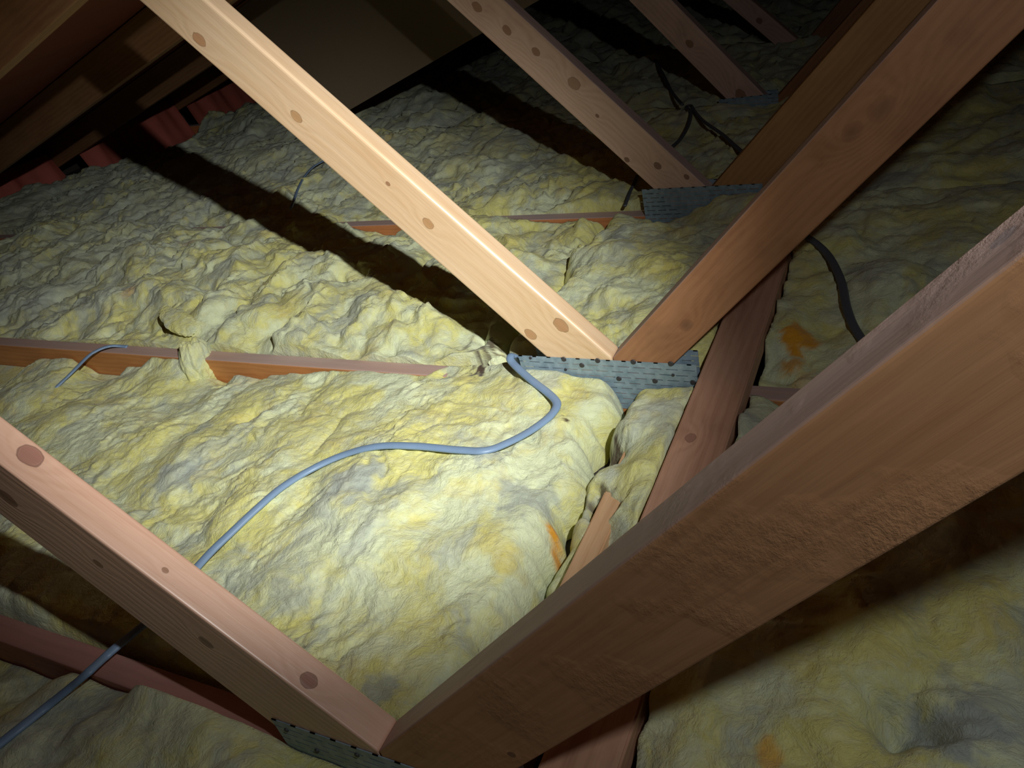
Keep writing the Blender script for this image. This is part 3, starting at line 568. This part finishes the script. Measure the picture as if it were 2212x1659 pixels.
# ------------------------------------------------------------------ where the wool lies under a view line
from mathutils.bvhtree import BVHTree
_trees = []
for ob in [o for o in COL.objects if o.name.startswith('insulation_batt')]:
    mw = ob.location
    _trees.append(BVHTree.FromPolygons([v.co+mw for v in ob.data.vertices], [tuple(p.vertices) for p in ob.data.polygons]))
def wool_at(p):
    d = Vector(ray(p)).normalized(); o_ = Vector((0, 0, Z0)); best = None
    for tr in _trees:
        h, nrm, ix, dist = tr.ray_cast(o_, d)
        if h is not None and (best is None or dist < best[1]): best = (h, dist)
    return best[0].z-Z0 if best else None
def lay(pts, lift=0.004):
    """pixels of a cable lying on the wool: third value None = rest on the wool, else a height"""
    Q = [np.array(p[:2], float) for p in pts]; Q = [2*Q[0]-Q[1]]+Q+[2*Q[-1]-Q[-2]]; px = []; zz = []
    zs = [p[2] for p in pts]
    for i in range(len(pts)-1):
        a, b, c, d = Q[i:i+4]; k = max(2, int(np.linalg.norm(c-b)/14))
        for t in np.linspace(0, 1, k, endpoint=False):
            q = 0.5*((2*b)+(-a+c)*t+(2*a-5*b+4*c-d)*t*t+(-a+3*b-3*c+d)*t**3); px.append(q)
            if zs[i] is not None and zs[i+1] is not None: zz.append((zs[i]*(1-t)+zs[i+1]*t, True))
            else:
                h = wool_at(q); zz.append(((h if h is not None else -0.9)+lift, False))
    px.append(Q[-2]); h = wool_at(Q[-2]); zz.append((zs[-1], True) if zs[-1] is not None else ((h if h is not None else -0.9)+lift, False))
    raw = np.array([z[0] for z in zz]); n = len(raw)
    mx = np.array([raw[max(0, i-2):i+3].max() for i in range(n)])
    sm = np.array([np.average(mx[max(0, i-4):i+5]) for i in range(n)])
    z = np.where([f for _, f in zz], raw, np.maximum(sm, raw))
    z = np.array([np.average(z[max(0, i-1):i+2]) for i in range(n)])
    return [tuple(onZ(q, h)) for q, h in zip(px, z)]

# ------------------------------------------------------------------ loose tufts (rounded lumps of wool)
def tuft(label, p, size, seed, rot=(0, 0, 0), lift=0.0):
    bm = bmesh.new(); bmesh.ops.create_icosphere(bm, subdivisions=6, radius=1.0)
    co = np.array([v.co[:] for v in bm.verts]); so = seed*7.7
    n1 = fbm(co[:, 0]*1.3+co[:, 2]*.7+so, co[:, 1]*1.3-co[:, 2]*.8, 3); n2 = billow(co[:, 0]*2.2+co[:, 2]*1.3+so, co[:, 1]*2.2-co[:, 2]*1.5, 2); n3 = fbm(co[:, 0]*7+co[:, 2]*5+so, co[:, 1]*7-co[:, 2]*4, 3)
    rr = 1.1+0.15*n1+0.08*n2+0.02*n3
    co = co*rr[:, None]*np.array(size)
    for v, c in zip(bm.verts, co): v.co = c
    me = bpy.data.meshes.new('insulation_tuft'); bm.to_mesh(me); bm.free()
    for q in me.polygons: q.use_smooth = True
    me.color_attributes.new('stain', 'FLOAT_COLOR', 'POINT').data.foreach_set('color', np.tile([0, 0, 0, 1.0], len(me.vertices)))
    o = link('insulation_tuft', me, WOOL); z = (wool_at(p) or -.92)+lift; w_ = onZ(p, z); o.location = V3(w_); o.rotation_euler = rot
    return tag(o, label, 'insulation tuft')
tuft('upright tuft of insulation fluff lapping over the second joist at the left', (432, 800), (0.050, 0.050, 0.085), 1, (-0.3, 0.05, 0.3), 0.035)
tuft('grey curled scrap of insulation beside the upper end of the long grey cable', (1076, 784), (0.020, 0.015, 0.015), 2, (0, 0.2, 0.5), 0.004)
tuft('flat flap of insulation overhanging a dark slot, above the second joist', (385, 694), (0.085, 0.034, 0.011), 3, (0.1, 0.25, -0.35), 0.028)

# ------------------------------------------------------------------ cables
def cable(name, pts, r, mat, label, flat=0.6):
    """flat twin cable swept through world points"""
    P = [np.array(p) for p in pts]
    out = []
    Q = [2*P[0]-P[1]]+P+[2*P[-1]-P[-2]]
    for i in range(1, len(Q)-2):
        for t in np.linspace(0, 1, 3 if len(P) > 24 else 8, endpoint=False):
            a, b, c, d = Q[i-1:i+3]
            out.append(0.5*((2*b)+(-a+c)*t+(2*a-5*b+4*c-d)*t*t+(-a+3*b-3*c+d)*t**3))
    out.append(P[-1]); out = np.array(out)
    tn = np.gradient(out, axis=0); tn /= np.linalg.norm(tn, axis=1)[:, None]
    seg = 12; vs = []; fs = []
    for p, t in zip(out, tn):
        s = np.cross(t, [0, 0, 1.0]); s /= (np.linalg.norm(s)+1e-9); u_ = np.cross(s, t)
        for k in range(seg):
            a = 2*math.pi*k/seg; vs.append(p+s*r*math.cos(a)+u_*r*flat*math.sin(a))
    n = len(out)
    for i in range(n-1):
        for k in range(seg): fs.append((i*seg+k, i*seg+(k+1) % seg, (i+1)*seg+(k+1) % seg, (i+1)*seg+k))
    fs.append(tuple(range(seg))[::-1]); fs.append(tuple((n-1)*seg+k for k in range(seg)))
    org = out[0]
    me = bpy.data.meshes.new(name); me.from_pydata([tuple(v-org) for v in vs], [], fs); me.update()
    for q in me.polygons: q.use_smooth = True
    o = link(name, me, mat); o.location = V3(org)
    return tag(o, label, 'cable')
def N_(l): return [(a, b, None) for a, b in l]
cable('power_cable', lay([(1130, 800, -.95), (1118, 775, -.885), (1105, 768, -.868), (1103, 778, -.866)]+N_([(1118, 795), (1150, 823), (1185, 850), (1203, 872), (1190, 897), (1150, 928), (1100, 955), (1050, 973), (990, 972), (900, 964), (820, 964), (750, 980), (680, 1010), (610, 1052), (550, 1103), (500, 1150), (460, 1188)])+[(432, 1218, -.898), (400, 1255, -.90), (350, 1312, -.895), (298, 1360, -.885)]+N_([(245, 1403), (170, 1470), (90, 1535), (0, 1606), (-90, 1675)])), 0.0092, CABLE,
      'long grey-blue cable curving over the bright insulation and down to the bottom left corner')
cable('power_cable', lay([(120, 838, -.95), (150, 810, -.925), (188, 772, -.918), (205, 760, -.915), (225, 751, -.916), (246, 747, -.920), (275, 749, -.94)]), 0.0065, CABLE, 'short loop of grey cable crossing the second joist at the left')
cable('power_cable', lay([(628, 450, -.93)]+N_([(636, 430), (645, 405), (660, 378), (680, 358), (705, 345)]), 0.006), 0.006, CABLE, 'thin blue-grey cable behind the bright web, left of its middle')
cable('power_cable', lay([(1350, 445, -.92)]+N_([(1356, 428), (1363, 410), (1370, 396)])+[(1376, 380, -.90)], 0.006), 0.006, DCABLE, 'short grey cable end left of the dark slotted nail plate')
cable('power_cable', lay(N_([(1722, 500), (1765, 527), (1795, 560), (1818, 610), (1828, 660), (1842, 700), (1862, 733), (1890, 770)])), 0.0095, DCABLE, 'dark grey cable on the right, curving down to the thick brown web')
cable('power_cable', lay([(1450, 318, -.90)]+N_([(1470, 300), (1487, 270), (1492, 242), (1482, 232), (1492, 228), (1500, 240), (1520, 262), (1560, 290), (1600, 325), (1640, 350)]), 0.01), 0.007, DCABLE, 'dark knotted cable on the far insulation, below the small far nail plate')
cable('power_cable', lay(N_([(1415, 130), (1432, 160), (1452, 200), (1474, 226)]), 0.01), 0.007, DCABLE, 'dark cable running up from the knot towards the far web')
